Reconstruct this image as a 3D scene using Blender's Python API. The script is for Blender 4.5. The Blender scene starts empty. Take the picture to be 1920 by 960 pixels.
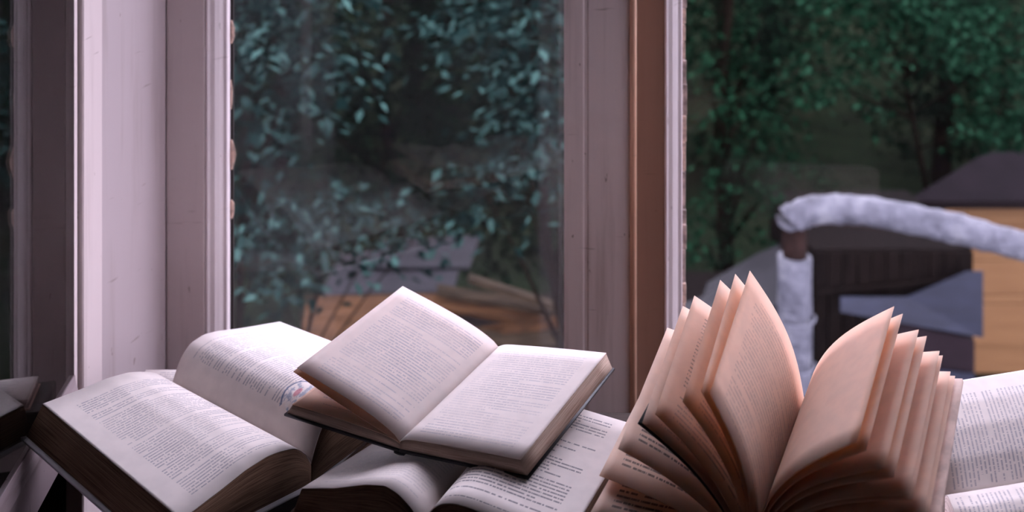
import bpy, bmesh, math, random
import numpy as np
from mathutils import Vector, Matrix

S = bpy.context.scene
COL = S.collection
random.seed(7)
RNG = np.random.default_rng(7)

# ------------------------------------------------------------------ camera
F, YH, ZC = 1900.0, -300.0, 0.67          # focal length in px, horizon row, camera height
cam_d = bpy.data.cameras.new('camera')
cam = bpy.data.objects.new('camera', cam_d)
COL.objects.link(cam)
cam.location = (0, 0, ZC)
cam.rotation_euler = (math.radians(90), 0, 0)
cam_d.sensor_width = 36.0
cam_d.lens = 36.0 * F / 1920.0
cam_d.shift_y = (YH - 480.0) / 1920.0
cam_d.clip_start = 0.02
cam_d.clip_end = 300
cam_d.dof.use_dof = True
cam_d.dof.focus_distance = 1.06
cam_d.dof.aperture_fstop = 4.2
S.camera = cam

# ------------------------------------------------------------------ world (overcast dusk sky), exposure
W = bpy.data.worlds.new('dusk_sky')
S.world = W
W.use_nodes = True
bg = W.node_tree.nodes['Background']
bg.inputs[0].default_value = (0.86, 0.80, 1.0, 1)
bg.inputs[1].default_value = 1.0
S.view_settings.view_transform = 'Standard'
S.view_settings.look = 'None'
S.view_settings.gamma = 1.0
S.view_settings.exposure = 2.88
S.view_settings.use_curve_mapping = False


# ------------------------------------------------------------------ helpers
def at(x, y, Y):
    """photo pixel -> point at depth Y"""
    return Vector(((x - 960) / F * Y, Y, ZC - (y - YH) / F * Y))


def tag(o, label=None, cat=None, group=None, kind=None):
    if label: o['label'] = label
    if cat: o['category'] = cat
    if group: o['group'] = group
    if kind: o['kind'] = kind
    return o


def thing(name, label, cat, loc=(0, 0, 0), group=None):
    o = bpy.data.objects.new(name, None)
    COL.objects.link(o)
    o.empty_display_size = 0.05
    o.location = loc
    return tag(o, label, cat, group)


def link(name, me, mats, parent=None, smooth=False):
    o = bpy.data.objects.new(name, me)
    COL.objects.link(o)
    if not isinstance(mats, (list, tuple)):
        mats = [mats]
    for m in mats:
        me.materials.append(m)
    if smooth:
        me.polygons.foreach_set('use_smooth', [True] * len(me.polygons))
    if parent:
        o.parent = parent
        o.matrix_parent_inverse = Matrix.Translation(-parent.location) if parent.type == 'EMPTY' else Matrix()
    return o


def obj(name, bm, mats, parent=None, smooth=False, bevel=0):
    bmesh.ops.recalc_face_normals(bm, faces=bm.faces)
    me = bpy.data.meshes.new(name)
    bm.to_mesh(me)
    bm.free()
    o = link(name, me, mats, parent, smooth)
    if bevel:
        b = o.modifiers.new('bevel', 'BEVEL')
        b.width = bevel
        b.segments = 2
        b.limit_method = 'ANGLE'
    return o


def add_box(bm, x0, x1, y0, y1, z0, z1, mi=0):
    v = [bm.verts.new(p) for p in ((x0, y0, z0), (x1, y0, z0), (x1, y1, z0), (x0, y1, z0),
                                   (x0, y0, z1), (x1, y0, z1), (x1, y1, z1), (x0, y1, z1))]
    for f in ((0, 3, 2, 1), (4, 5, 6, 7), (0, 1, 5, 4), (1, 2, 6, 5), (2, 3, 7, 6), (3, 0, 4, 7)):
        bm.faces.new([v[i] for i in f]).material_index = mi


def boxes(name, lst, mats, parent=None, bevel=0):
    bm = bmesh.new()
    for b in lst:
        add_box(bm, *b)
    return obj(name, bm, mats, parent, bevel=bevel)


def prism(name, prof, z0, z1, mats, parent=None, smooth=False, axis='z', bevel=0):
    """closed profile of (a, b) extruded; axis z: (x,y) profile, axis x: (y,z) profile, axis y: (x,z)"""
    bm = bmesh.new()
    def mk(a, b, c):
        return (a, b, c) if axis == 'z' else ((c, a, b) if axis == 'x' else (a, c, b))
    lo = [bm.verts.new(mk(a, b, z0)) for a, b in prof]
    hi = [bm.verts.new(mk(a, b, z1)) for a, b in prof]
    n = len(prof)
    for i in range(n):
        bm.faces.new((lo[i], lo[(i + 1) % n], hi[(i + 1) % n], hi[i]))
    bm.faces.new(lo[::-1])
    bm.faces.new(hi)
    return obj(name, bm, mats, parent, smooth, bevel)


def add_tube(bm, pts, radii, n=12, jitter=0.0, cap=True):
    pts = [Vector(p) for p in pts]
    rings = []
    for i, p in enumerate(pts):
        d = (pts[min(i + 1, len(pts) - 1)] - pts[max(i - 1, 0)]).normalized()
        a = d.cross(Vector((0.13, 0.2, 1)) if abs(d.z) < 0.9 else Vector((1, 0.1, 0))).normalized()
        b = d.cross(a)
        r = radii[i] if isinstance(radii, (list, tuple)) else radii
        rings.append([bm.verts.new(p + (a * math.cos(2 * math.pi * k / n) + b * math.sin(2 * math.pi * k / n))
                                   * r * (1 + random.uniform(-jitter, jitter))) for k in range(n)])
    for r0, r1 in zip(rings, rings[1:]):
        for k in range(n):
            bm.faces.new((r0[k], r0[(k + 1) % n], r1[(k + 1) % n], r1[k]))
    if cap:
        bm.faces.new(rings[0][::-1])
        bm.faces.new(rings[-1])


# ------------------------------------------------------------------ node materials
class NT:
    def __init__(s, name):
        s.m = bpy.data.materials.new(name)
        s.m.use_nodes = True
        s.t = s.m.node_tree
        s.t.nodes.clear()
        s.out = s.n('ShaderNodeOutputMaterial')

    def n(s, ty, **kw):
        nd = s.t.nodes.new(ty)
        for k, v in kw.items():
            setattr(nd, k, v)
        return nd

    def put(s, sock, v):
        if hasattr(v, 'is_linked') or isinstance(v, bpy.types.NodeSocket):
            s.t.links.new(v, sock)
        elif v is not None:
            sock.default_value = v

    def math(s, op, a, b=None, c=None, clamp=False):
        nd = s.n('ShaderNodeMath', operation=op, use_clamp=clamp)
        s.put(nd.inputs[0], a)
        if b is not None: s.put(nd.inputs[1], b)
        if c is not None: s.put(nd.inputs[2], c)
        return nd.outputs[0]

    def comb(s, x, y, z=0.0):
        nd = s.n('ShaderNodeCombineXYZ')
        for i, v in enumerate((x, y, z)): s.put(nd.inputs[i], v)
        return nd.outputs[0]

    def sep(s, v):
        nd = s.n('ShaderNodeSeparateXYZ')
        s.put(nd.inputs[0], v)
        return nd.outputs

    def coord(s, which='Object'):
        return s.n('ShaderNodeTexCoord').outputs[which]

    def scale(s, v, sc):
        nd = s.n('ShaderNodeVectorMath', operation='MULTIPLY')
        s.put(nd.inputs[0], v)
        nd.inputs[1].default_value = sc
        return nd.outputs[0]

    def noise(s, v, scale=5, detail=3, rough=.5):
        nd = s.n('ShaderNodeTexNoise')
        s.put(nd.inputs['Vector'], v)
        nd.inputs['Scale'].default_value = scale
        nd.inputs['Detail'].default_value = detail
        nd.inputs['Roughness'].default_value = rough
        return nd.outputs['Fac']

    def white(s, v):
        nd = s.n('ShaderNodeTexWhiteNoise', noise_dimensions='3D')
        s.put(nd.inputs['Vector'], v)
        return nd.outputs['Value']

    def step(s, v, lo, hi):
        nd = s.n('ShaderNodeMapRange', interpolation_type='SMOOTHSTEP')
        s.put(nd.inputs[0], v)
        nd.inputs[1].default_value = lo
        nd.inputs[2].default_value = hi
        return nd.outputs[0]

    def ramp(s, v, stops):
        nd = s.n('ShaderNodeValToRGB')
        s.put(nd.inputs[0], v)
        e = nd.color_ramp.elements
        while len(e) < len(stops): e.new(0.5)
        for el, (p, c) in zip(e, stops):
            el.position = p
            el.color = (*c, 1)
        return nd.outputs[0]

    def mix(s, f, a, b, blend='MIX'):
        nd = s.n('ShaderNodeMix', data_type='RGBA', blend_type=blend)
        s.put(nd.inputs[0], f)
        s.put(nd.inputs[6], (*a, 1) if isinstance(a, tuple) and len(a) == 3 else a)
        s.put(nd.inputs[7], (*b, 1) if isinstance(b, tuple) and len(b) == 3 else b)
        return nd.outputs[2]

    def bump(s, h, strength=.3, dist=.002):
        nd = s.n('ShaderNodeBump')
        nd.inputs['Strength'].default_value = strength
        nd.inputs['Distance'].default_value = dist
        s.put(nd.inputs['Height'], h)
        return nd.outputs[0]

    def bsdf(s, col, rough=.6, normal=None, metal=0.0, spec=.5):
        nd = s.n('ShaderNodeBsdfPrincipled')
        s.put(nd.inputs['Base Color'], (*col, 1) if isinstance(col, tuple) and len(col) == 3 else col)
        s.put(nd.inputs['Roughness'], rough)
        s.put(nd.inputs['Metallic'], metal)
        nd.inputs['Specular IOR Level'].default_value = spec
        if normal is not None: s.put(nd.inputs['Normal'], normal)
        return nd.outputs[0]

    def mixs(s, f, a, b):
        nd = s.n('ShaderNodeMixShader')
        s.put(nd.inputs[0], f)
        s.put(nd.inputs[1], a)
        s.put(nd.inputs[2], b)
        return nd.outputs[0]

    def done(s, sh):
        s.t.links.new(sh, s.out.inputs[0])
        return s.m


PAPER = (0.86, 0.72, 0.60)
PAPER_WHITE = (0.88, 0.80, 0.76)
PAPER_PEACH = (0.95, 0.80, 0.67)


def paper(name, col=PAPER, lines=0, ink=(0.13, 0.13, 0.20), strength=.6, margins=(.13, .90, .08, .93),
          seed=0.0, short=.16, blank=.06, trans=.12, faint=0.0, spec=.15):
    k = NT(name)
    n0 = k.noise(k.coord('Object'), 60, 2)
    base = k.mix(k.step(n0, .3, .75), col, tuple(c * .93 for c in col))
    if lines:
        u, v, _ = k.sep(k.coord('UV'))
        L = k.math('MULTIPLY', k.math('SUBTRACT', 1.0, v), float(lines))
        row = k.math('FLOOR', L)
        fr = k.math('FRACT', L)
        band = k.math('MULTIPLY', k.step(fr, .22, .40), k.math('SUBTRACT', 1.0, k.step(fr, .62, .80)))
        r1 = k.white(k.comb(row, seed, 1.7))
        r2 = k.white(k.comb(row, seed, 9.1))
        # word gaps
        wn = k.noise(k.comb(k.math('MULTIPLY', u, 80.0), k.math('MULTIPLY', row, 5.37), seed), 1.0, 1, .4)
        words = k.step(wn, .36, .46)
        ln = k.noise(k.comb(k.math('MULTIPLY', u, 260.0), k.math('MULTIPLY', row, 3.1), seed + 4), 1.0, 1, .4)
        words = k.math('MULTIPLY', words, k.math('MULTIPLY_ADD', ln, .9, .45, clamp=True))
        # right end of each row: most rows full, some short
        isshort = k.math('LESS_THAN', r1, short)
        end = k.math('SUBTRACT', margins[1], k.math('MULTIPLY', isshort, k.math('MULTIPLY_ADD', r2, .45, .08)))
        indent = k.math('MULTIPLY_ADD', k.math('GREATER_THAN', r2, .86), .05, margins[0])
        mask = k.math('MULTIPLY', k.math('GREATER_THAN', u, indent), k.math('LESS_THAN', u, end))
        mask = k.math('MULTIPLY', mask, k.math('MULTIPLY', k.math('GREATER_THAN', v, margins[2]), k.math('LESS_THAN', v, margins[3])))
        mask = k.math('MULTIPLY', mask, k.math('LESS_THAN', r1, 1.0 - blank))
        # uneven inking over the page
        un = k.step(k.noise(k.comb(u, v, seed + 2.3), 2.6, 1), .35, .65)
        amt = k.math('MULTIPLY', k.math('MULTIPLY_ADD', un, faint, 1.0 - faint), strength)
        fac = k.math('MULTIPLY', k.math('MULTIPLY', band, words), k.math('MULTIPLY', mask, amt))
        base = k.mix(fac, base, ink)
    sh = k.bsdf(base, .7, spec=spec)
    if trans:
        tr = k.n('ShaderNodeBsdfTranslucent')
        k.put(tr.inputs[0], k.mix(1.0, base, (1.0, .70, .44), 'MULTIPLY'))
        sh = k.mixs(trans, sh, tr.outputs[0])
    return k.done(sh)


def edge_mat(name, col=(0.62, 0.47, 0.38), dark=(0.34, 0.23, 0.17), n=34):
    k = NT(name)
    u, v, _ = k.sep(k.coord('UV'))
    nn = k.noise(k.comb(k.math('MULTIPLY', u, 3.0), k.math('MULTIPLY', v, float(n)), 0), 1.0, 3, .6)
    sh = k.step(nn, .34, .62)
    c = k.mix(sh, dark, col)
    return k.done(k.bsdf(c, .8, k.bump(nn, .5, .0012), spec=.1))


def wood_paint(name, col=(0.70, 0.60, 0.58), dirt=(0.30, 0.22, 0.19), amount=.5, rough=.5, axis=2, chips=True):
    k = NT(name)
    co = k.coord('Object')
    sc = [22, 22, 22]
    sc[axis] = 1.3
    st = k.noise(k.scale(co, tuple(sc)), 2.0, 4, .6)
    bl = k.noise(co, 9, 4, .6)
    c = k.mix(k.math('MULTIPLY', k.step(st, .50, .80), amount * .5), col, dirt)
    c = k.mix(k.math('MULTIPLY', k.step(bl, .55, .85), amount * .5), c, tuple(x * .72 for x in col))
    h = st
    if chips:
        sp = k.noise(k.scale(co, tuple(60 if i != axis else 24 for i in range(3))), 1.6, 2, .5)
        spm = k.step(sp, .735, .76)
        c = k.mix(k.math('MULTIPLY', spm, amount), c, dirt)
        sc2 = [14, 14, 14]
        sc2[axis] = 150
        cr = k.noise(k.scale(co, tuple(sc2)), 1.0, 2, .6)
        c = k.mix(k.math('MULTIPLY', k.step(cr, .70, .78), amount * .8), c, dirt)
    return k.done(k.bsdf(c, rough, k.bump(h, .25, .0015), spec=.35))


def plain(name, col, rough=.6, metal=0.0, var=.15, scale=8, bump=.2, spec=.4, stretch=(1, 1, 1)):
    k = NT(name)
    nn = k.noise(k.scale(k.coord('Object'), stretch), scale, 4, .6)
    c = k.mix(k.step(nn, .3, .7), tuple(x * (1 - var) for x in col), tuple(min(1, x * (1 + var)) for x in col))
    return k.done(k.bsdf(c, rough, k.bump(nn, bump, .004), metal, spec))


def glass_mat(name, dust=0.0, tint=(.97, .98, .98), refl_bands=None, refl=1.0):
    k = NT(name)
    tr = k.n('ShaderNodeBsdfTransparent')
    tr.inputs[0].default_value = (*tint, 1)
    gl = k.n('ShaderNodeBsdfGlossy')
    gl.inputs['Roughness'].default_value = 0.006
    lw = k.n('ShaderNodeLayerWeight')          # Schlick reflectance, the same on both faces of the pane
    f = k.math('MULTIPLY_ADD', k.math('POWER', lw.outputs['Facing'], 5.0), .96, .04 * refl, clamp=True)
    sh = k.mixs(f, tr.outputs[0], gl.outputs[0])
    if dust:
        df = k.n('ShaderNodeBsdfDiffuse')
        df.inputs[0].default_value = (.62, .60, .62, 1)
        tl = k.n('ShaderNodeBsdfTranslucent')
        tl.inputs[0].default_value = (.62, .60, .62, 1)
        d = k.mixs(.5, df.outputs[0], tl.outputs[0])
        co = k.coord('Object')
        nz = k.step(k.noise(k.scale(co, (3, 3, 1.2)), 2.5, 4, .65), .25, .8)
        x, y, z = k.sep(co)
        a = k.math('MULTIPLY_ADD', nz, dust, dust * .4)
        if refl_bands:
            # room reflections painted as paler bands of film near both stiles
            l = k.math('SUBTRACT', 1.0, k.step(x, refl_bands[0], refl_bands[0] + .006))
            r = k.step(x, refl_bands[1], refl_bands[1] + .008)
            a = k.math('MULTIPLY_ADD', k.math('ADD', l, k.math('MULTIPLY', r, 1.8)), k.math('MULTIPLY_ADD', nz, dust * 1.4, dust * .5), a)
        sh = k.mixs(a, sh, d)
    return k.done(sh)


M = {}
M['paint'] = wood_paint('aged_white_paint', (0.72, 0.61, 0.60), amount=.55)
M['paint_sash'] = wood_paint('white_sash_paint', (0.90, 0.79, 0.80), amount=.4)
M['paint_jamb'] = wood_paint('stained_jamb_paint', (0.55, 0.46, 0.47), amount=.75)
M['paint_mullion'] = wood_paint('mullion_paint', (0.76, 0.64, 0.62), (0.22, 0.14, 0.11), amount=.8)
M['paint_brown'] = wood_paint('tan_brown_paint', (0.30, 0.17, 0.12), (0.14, 0.07, 0.045), amount=.6)
M['bead'] = wood_paint('bead_paint_warm_bounce', (0.92, 0.55, 0.38), (0.45, 0.24, 0.15), amount=.4)  # orange holds the warm light bounced onto the bead
M['worn'] = wood_paint('worn_rail_paint', (0.36, 0.28, 0.29), (0.13, 0.085, 0.075), amount=1.3, axis=1)
M['flake'] = plain('bare_flaked_putty', (0.72, 0.52, 0.42), .8, var=.3, scale=90)
M['putty'] = plain('cracked_putty', (0.50, 0.38, 0.34), .8, var=.5, scale=60, bump=.6)
M['dark_gap'] = plain('dark_sash_groove', (0.03, 0.022, 0.02), .8)
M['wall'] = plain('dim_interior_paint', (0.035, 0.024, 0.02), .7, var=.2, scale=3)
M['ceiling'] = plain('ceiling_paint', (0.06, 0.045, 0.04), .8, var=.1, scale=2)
M['floor'] = plain('dark_floor_boards', (0.03, 0.018, 0.012), .5, var=.3, scale=3, stretch=(8, 1, 1))
M['table'] = plain('dark_table_wood', (0.045, 0.03, 0.025), .45, var=.4, scale=4, stretch=(2, 14, 2))
M['glass_dust_refl'] = glass_mat('dusty_glass_painted_reflection', .006, refl=.35, refl_bands=(-.262, .036))  # thin dust all over, plus painted reflection bands at both sides
M['glass_clear'] = glass_mat('clear_window_glass', .002, refl=.2)
M['glass_sash'] = glass_mat('open_sash_glass', .001, tint=(.8, .8, .8), refl=.9)
M['edge'] = edge_mat('page_edges')
M['edge_dark'] = edge_mat('shaded_page_edges', (0.30, 0.18, 0.12), (0.13, 0.07, 0.045))  # brown lowered: shade on the book fronts is put into this colour
M['edge_white'] = edge_mat('pale_page_edges', (0.72, 0.58, 0.54), (0.48, 0.36, 0.32), 22)
M['cover_black'] = plain('black_cover', (0.018, 0.016, 0.02), .45, var=.2)
M['cover_white'] = plain('white_board_cover', (0.72, 0.68, 0.70), .5, var=.05)
M['cover_brown'] = plain('brown_cover', (0.10, 0.055, 0.04), .6)
M['cover_teal'] = plain('teal_cloth_cover', (0.13, 0.30, 0.32), .7, var=.2, scale=60)
M['cover_cream'] = plain('scuffed_cream_cover', (0.70, 0.50, 0.42), .7, var=.2, scale=40)
M['cover_red'] = plain('dark_red_cover', (0.20, 0.03, 0.03), .5)
M['gap_shadow'] = plain('gap_shadow_sheet', (0.02, 0.015, 0.013), .8)

# ------------------------------------------------------------------ the setting: room shell around the window
def struct(o):
    o['kind'] = 'structure'
    return o

XL, XR, YB, YF = -1.9, 1.75, -2.6, 1.25
FZ, CZ = -0.80, 2.15
struct(boxes('floor', [(XL, XR, YB, YF, FZ - .05, FZ)], M['floor']))
struct(boxes('ceiling', [(XL - .1, XR + .1, YB - .1, 1.52, CZ, CZ + .05)], M['ceiling']))
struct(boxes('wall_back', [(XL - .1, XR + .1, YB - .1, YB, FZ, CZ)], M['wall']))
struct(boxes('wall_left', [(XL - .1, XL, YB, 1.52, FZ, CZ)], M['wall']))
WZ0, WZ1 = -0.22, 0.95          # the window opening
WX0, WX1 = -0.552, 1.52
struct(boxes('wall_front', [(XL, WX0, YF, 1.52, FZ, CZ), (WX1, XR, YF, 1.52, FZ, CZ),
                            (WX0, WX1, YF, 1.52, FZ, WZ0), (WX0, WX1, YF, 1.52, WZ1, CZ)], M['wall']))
# right wall, with the corner window (right of the frame) that lights the frames and books from the side
RY0, RY1, RZ0, RZ1 = .50, 1.22, .25, 1.65
struct(boxes('wall_right', [(XR, XR + .1, YB, RY0, FZ, CZ), (XR, XR + .1, RY1, 1.52, FZ, CZ),
                            (XR, XR + .1, RY0, RY1, FZ, RZ0), (XR, XR + .1, RY0, RY1, RZ1, CZ)], M['wall']))
w4 = struct(boxes('window_4', [(XR + .02, XR + .08, RY0, RY0 + .05, RZ0, RZ1), (XR + .02, XR + .08, RY1 - .05, RY1, RZ0, RZ1)], M['paint']))
boxes('sash_rail', [(XR + .02, XR + .08, RY0 + .0502, RY1 - .0502, RZ0, RZ0 + .06)], M['paint'], w4)
boxes('sash_rail', [(XR + .02, XR + .08, RY0 + .0502, RY1 - .0502, RZ1 - .06, RZ1)], M['paint'], w4)
boxes('glass_pane', [(XR + .048, XR + .052, RY0 + .0502, RY1 - .0502, RZ0 + .0602, RZ1 - .0602)], M['glass_clear'], w4)

# left jamb (reveal) and outer frame
t1 = struct(prism('trim_1', [(-.5518, 1.3112), (-.5302, 1.3112), (-.4965, 1.450), (-.4975, 1.52), (-.5518, 1.52)], WZ0, WZ1, M['paint_jamb']))
prism('frame_edge', [(-.5510, 1.2520), (-.5310, 1.2520), (-.5295, 1.2535), (-.5295, 1.3092), (-.5303, 1.3108), (-.5510, 1.3108)], WZ0, WZ1, M['paint'], t1)

# window_1: left outer pane
GY = 1.485
w1 = prism('window_1', [(-.4955, 1.452), (-.4395, 1.450), (-.4395, 1.515), (-.4955, 1.515)], WZ0, WZ1, M['paint'], bevel=.002)
struct(w1)
prism('sash_moulding', [(-.4388, 1.4515), (-.4360, 1.4505), (-.4330, 1.4535), (-.4270, 1.4550), (-.4215, 1.4600),
                        (-.4170, 1.4655), (-.4128, 1.4660), (-.4112, 1.4690), (-.4112, 1.480), (-.4388, 1.480)],
      WZ0 + .05, WZ1, M['paint_sash'], w1, bevel=.0006)
prism('sash_groove', [(-.4130, 1.4802), (-.4070, 1.4802), (-.4070, 1.4838), (-.4130, 1.4838)], WZ0 + .05, WZ1, M['dark_gap'], w1)
boxes('glass_pane', [(-.4075, .082, GY - .001, GY + .001, WZ0 + .05, WZ1 - .05)], M['glass_dust_refl'], w1)
boxes('sash_rail', [(-.436, .16, 1.46, 1.50, WZ0, WZ0 + .07)], M['paint'], w1, bevel=.003)
boxes('sash_rail', [(-.436, .16, 1.46, 1.50, WZ1 - .07, WZ1)], M['paint'], w1, bevel=.003)
boxes('sash_stile', [(.083, .158, 1.455, 1.515, WZ0 + .07, WZ1 - .07)], M['paint'], w1)
for y0, y1, wd in ((38, 82, .0075), (150, 205, .0045), (262, 318, .0082), (375, 410, .0075)):
    a, b = at(430, y0, 1.478), at(430, y1, 1.478)
    bm = bmesh.new()
    n = 7
    rows = []
    for i in range(n):
        q = i / (n - 1)
        z = a.z + (b.z - a.z) * q
        w = wd * (math.sin(math.pi * (q * .86 + .07)) ** .5) * random.uniform(.82, 1.1)
        rows.append([bm.verts.new((-.4116, 1.4800, z)), bm.verts.new((-.4116 + w * .6, 1.4775, z)),
                     bm.verts.new((-.4116 + w, 1.4795, z)), bm.verts.new((-.4116 + w * .5, 1.4812, z))])
    for r0, r1 in zip(rows, rows[1:]):
        for j in range(4):
            bm.faces.new((r0[j], r0[(j + 1) % 4], r1[(j + 1) % 4], r1[j]))
    bm.faces.new(rows[0]); bm.faces.new(rows[-1][::-1])
    obj('paint_flake', bm, M['flake'], w1)

# trim_2: the mullion between the panes, with a rounded bead and a recessed strip behind it
t2 = prism('trim_2', [(.0720, 1.400), (.098, 1.400), (.100, 1.4008), (.104, 1.4008), (.106, 1.400), (.161, 1.400), (.1625, 1.402),
                      (.1625, 1.452), (.0785, 1.452)], WZ0, WZ1, M['paint_mullion'])
struct(t2)
prism('bead', [(.1630 + .0046 + .0046 * math.cos(a), 1.4010 + .0046 * math.sin(a)) for a in [2 * math.pi * i / 14 for i in range(14)]],
      WZ0, WZ1, M['bead'], t2, smooth=True)
prism('recessed_strip', [(.1632, 1.4480), (.2180, 1.4480), (.2180, 1.515), (.1632, 1.515)], WZ0, WZ1, M['paint_brown'], t2)

# window_2: right outer pane
w2 = prism('window_2', [(.2184, 1.4475), (.2210, 1.4462), (.2235, 1.4495), (.2300, 1.4515), (.2360, 1.4570), (.2400, 1.4625),
                        (.2448, 1.4630), (.2465, 1.4662), (.2465, 1.480), (.2184, 1.480)], WZ0, WZ1, M['paint_sash'], bevel=.0006)
struct(w2)
boxes('sash_stile', [(.2184, .2500, 1.4802, 1.515, WZ0, WZ1)], M['paint'], w2)
boxes('glass_pane', [(.2502, 1.33, GY - .001, GY + .001, WZ0 + .03, WZ1 - .05)], M['glass_clear'], w2)
boxes('sash_rail', [(.2505, 1.33, 1.462, 1.505, WZ0, WZ0 + .03)], M['paint'], w2, bevel=.003)
boxes('sash_rail', [(.2505, 1.33, 1.462, 1.505, WZ1 - .06, WZ1)], M['paint'], w2, bevel=.003)
boxes('sash_stile', [(1.33, 1.38, 1.45, 1.515, WZ0, WZ1)], M['paint'], w2, bevel=.003)
struct(boxes('trim_4', [(1.385, 1.52, 1.402, 1.515, WZ0, WZ1)], M['paint_mullion'], bevel=.002))
# cracked putty along the glass: short pieces of uneven width
z = WZ0 + .06
while z < WZ1 - .1:
    ln = random.uniform(.02, .06)
    w = random.uniform(.0035, .0065)
    boxes('putty_piece', [(.2467, .2487 + w, 1.4765 + random.uniform(0, .002), 1.4838, z, z + ln - .0015)], M['putty'] if random.random() < .6 else M['flake'], w2, bevel=.0008)
    z += ln

# window_3: inner sash standing open into the room, its glass mirrors the outer window and the books
def sash_xy(lst):
    th = math.radians(6.5)
    # local (a: towards the room face, b: along the sash from the hinge to the room)
    return [(-.5335 + a * math.cos(th) + b * math.sin(th), 1.2470 + a * math.sin(th) - b * math.cos(th)) for a, b in lst]
SZ1 = .82
w3 = struct(prism('window_3', sash_xy([(-.007, .0), (-.0014, .0), (-.0014, .012), (-.007, .012)]), -.055, SZ1, M['paint']))
def rail(name, z0, z1, m, face=.0):
    bm = bmesh.new()
    add = []
    for z, a in ((z0, face), (z0 + (z1 - z0) * .72, face), (z0 + (z1 - z0) * .86, face - .003), (z1, face - .0045), (z1, -.007), (z0, -.007)):
        add.append((a, z))
    r0 = [bm.verts.new((*sash_xy([(a, .0122)])[0], z)) for a, z in add]
    r1 = [bm.verts.new((*sash_xy([(a, .5598)])[0], z)) for a, z in add]
    for i in range(6):
        bm.faces.new((r0[i], r0[(i + 1) % 6], r1[(i + 1) % 6], r1[i]))
    bm.faces.new(r0); bm.faces.new(r1[::-1])
    return obj(name, bm, m, w3)
rail('sash_rail', -.055, .018, M['worn'], .004)
rail('sash_rail', SZ1, SZ1 - .06, M['paint'], .004)
prism('sash_stile', sash_xy([(-.007, .56), (.004, .56), (.004, .61), (-.007, .61)]), -.055, SZ1, M['paint'], w3)
prism('glass_pane', sash_xy([(-.004, .0122), (-.0015, .0122), (-.0015, .5598), (-.004, .5598)]), .0182, SZ1 - .0602, M['glass_sash'], w3)

# ------------------------------------------------------------------ the table
TZ = -.032
tb = thing('table', 'dark wooden table pushed up to the window and covered with open books', 'table', (.35, .75, FZ))
boxes('tabletop', [(-.42, 1.15, .28, 1.245, TZ - .035, TZ)], M['table'], tb, bevel=.004)
boxes('apron', [(-.38, 1.11, .32, 1.205, TZ - .13, TZ - .0352)], M['table'], tb)
for x in (-.37, 1.05):
    for y in (.33, 1.145):
        boxes('leg', [(x, x + .055, y, y + .055, FZ, TZ - .1302)], M['table'], tb)
# ledge between the inner and outer window, under the book that lies deepest in the bay
struct(boxes('trim_3', [(-.495, -.13, 1.256, 1.330, TZ - .03, TZ)], M['table'], bevel=.003))


# ------------------------------------------------------------------ books
def prof_fn(pts, W):
    ts = np.linspace(0, W, 241)
    zs = np.interp(ts, [p[0] for p in pts], [p[1] for p in pts])
    k = 21
    pad = np.concatenate([2 * zs[0] - zs[k:0:-1], zs, 2 * zs[-1] - zs[-2:-k - 2:-1]])
    ker = np.hanning(k + 2)[1:-1]
    ker /= ker.sum()
    sm = np.convolve(pad, ker, 'same')[k:-k]
    return lambda t: float(np.interp(t, ts, sm))


def grid_solid(name, top, bot, ns, nt, mats, parent, flip_u=False, top_mi=0, side_mi=1, bot_mi=None):
    """solid between two grids of points top(s,t), bot(s,t), s,t in 0..1; uv = (t,s) on top, (along,height) on the sides"""
    bm = bmesh.new()
    uvl = bm.loops.layers.uv.new('UVMap')
    T = [[bm.verts.new(top(i / ns, j / nt)) for j in range(nt + 1)] for i in range(ns + 1)]
    B = [[bm.verts.new(bot(i / ns, j / nt)) for j in range(nt + 1)] for i in range(ns + 1)]

    def face(vs, uvs, mi, sm=True):
        f = bm.faces.new(vs)
        f.material_index = mi
        f.smooth = sm
        for l, uv in zip(f.loops, uvs):
            l[uvl].uv = uv
    fu = (lambda j: 1 - j / nt) if flip_u else (lambda j: j / nt)
    for i in range(ns):
        for j in range(nt):
            uv = [(fu(j), i / ns), (fu(j + 1), i / ns), (fu(j + 1), (i + 1) / ns), (fu(j), (i + 1) / ns)]
            face((T[i][j], T[i][j + 1], T[i + 1][j + 1], T[i + 1][j]), uv, top_mi)
            face((B[i][j], B[i + 1][j], B[i + 1][j + 1], B[i][j + 1]), [uv[0], uv[3], uv[2], uv[1]], side_mi if bot_mi is None else bot_mi)
    for j in range(nt):
        for i, o in ((0, 0), (ns, 1)):
            a, b, c, d = B[i][j], B[i][j + 1], T[i][j + 1], T[i][j]
            face((a, b, c, d) if o == 0 else (b, a, d, c),
                 [(j / nt, 0), ((j + 1) / nt, 0), ((j + 1) / nt, 1), (j / nt, 1)] if o == 0 else
                 [((j + 1) / nt, 0), (j / nt, 0), (j / nt, 1), ((j + 1) / nt, 1)], side_mi)
    for i in range(ns):
        for j, o in ((0, 1), (nt, 0)):
            a, b, c, d = B[i][j], B[i + 1][j], T[i + 1][j], T[i][j]
            uv = [(i / ns, 0), ((i + 1) / ns, 0), ((i + 1) / ns, 1), (i / ns, 1)]
            face((a, b, c, d), uv, side_mi)
    bmesh.ops.recalc_face_normals(bm, faces=bm.faces)
    me = bpy.data.meshes.new(name)
    bm.to_mesh(me)
    bm.free()
    return link(name, me, mats, parent)


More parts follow.
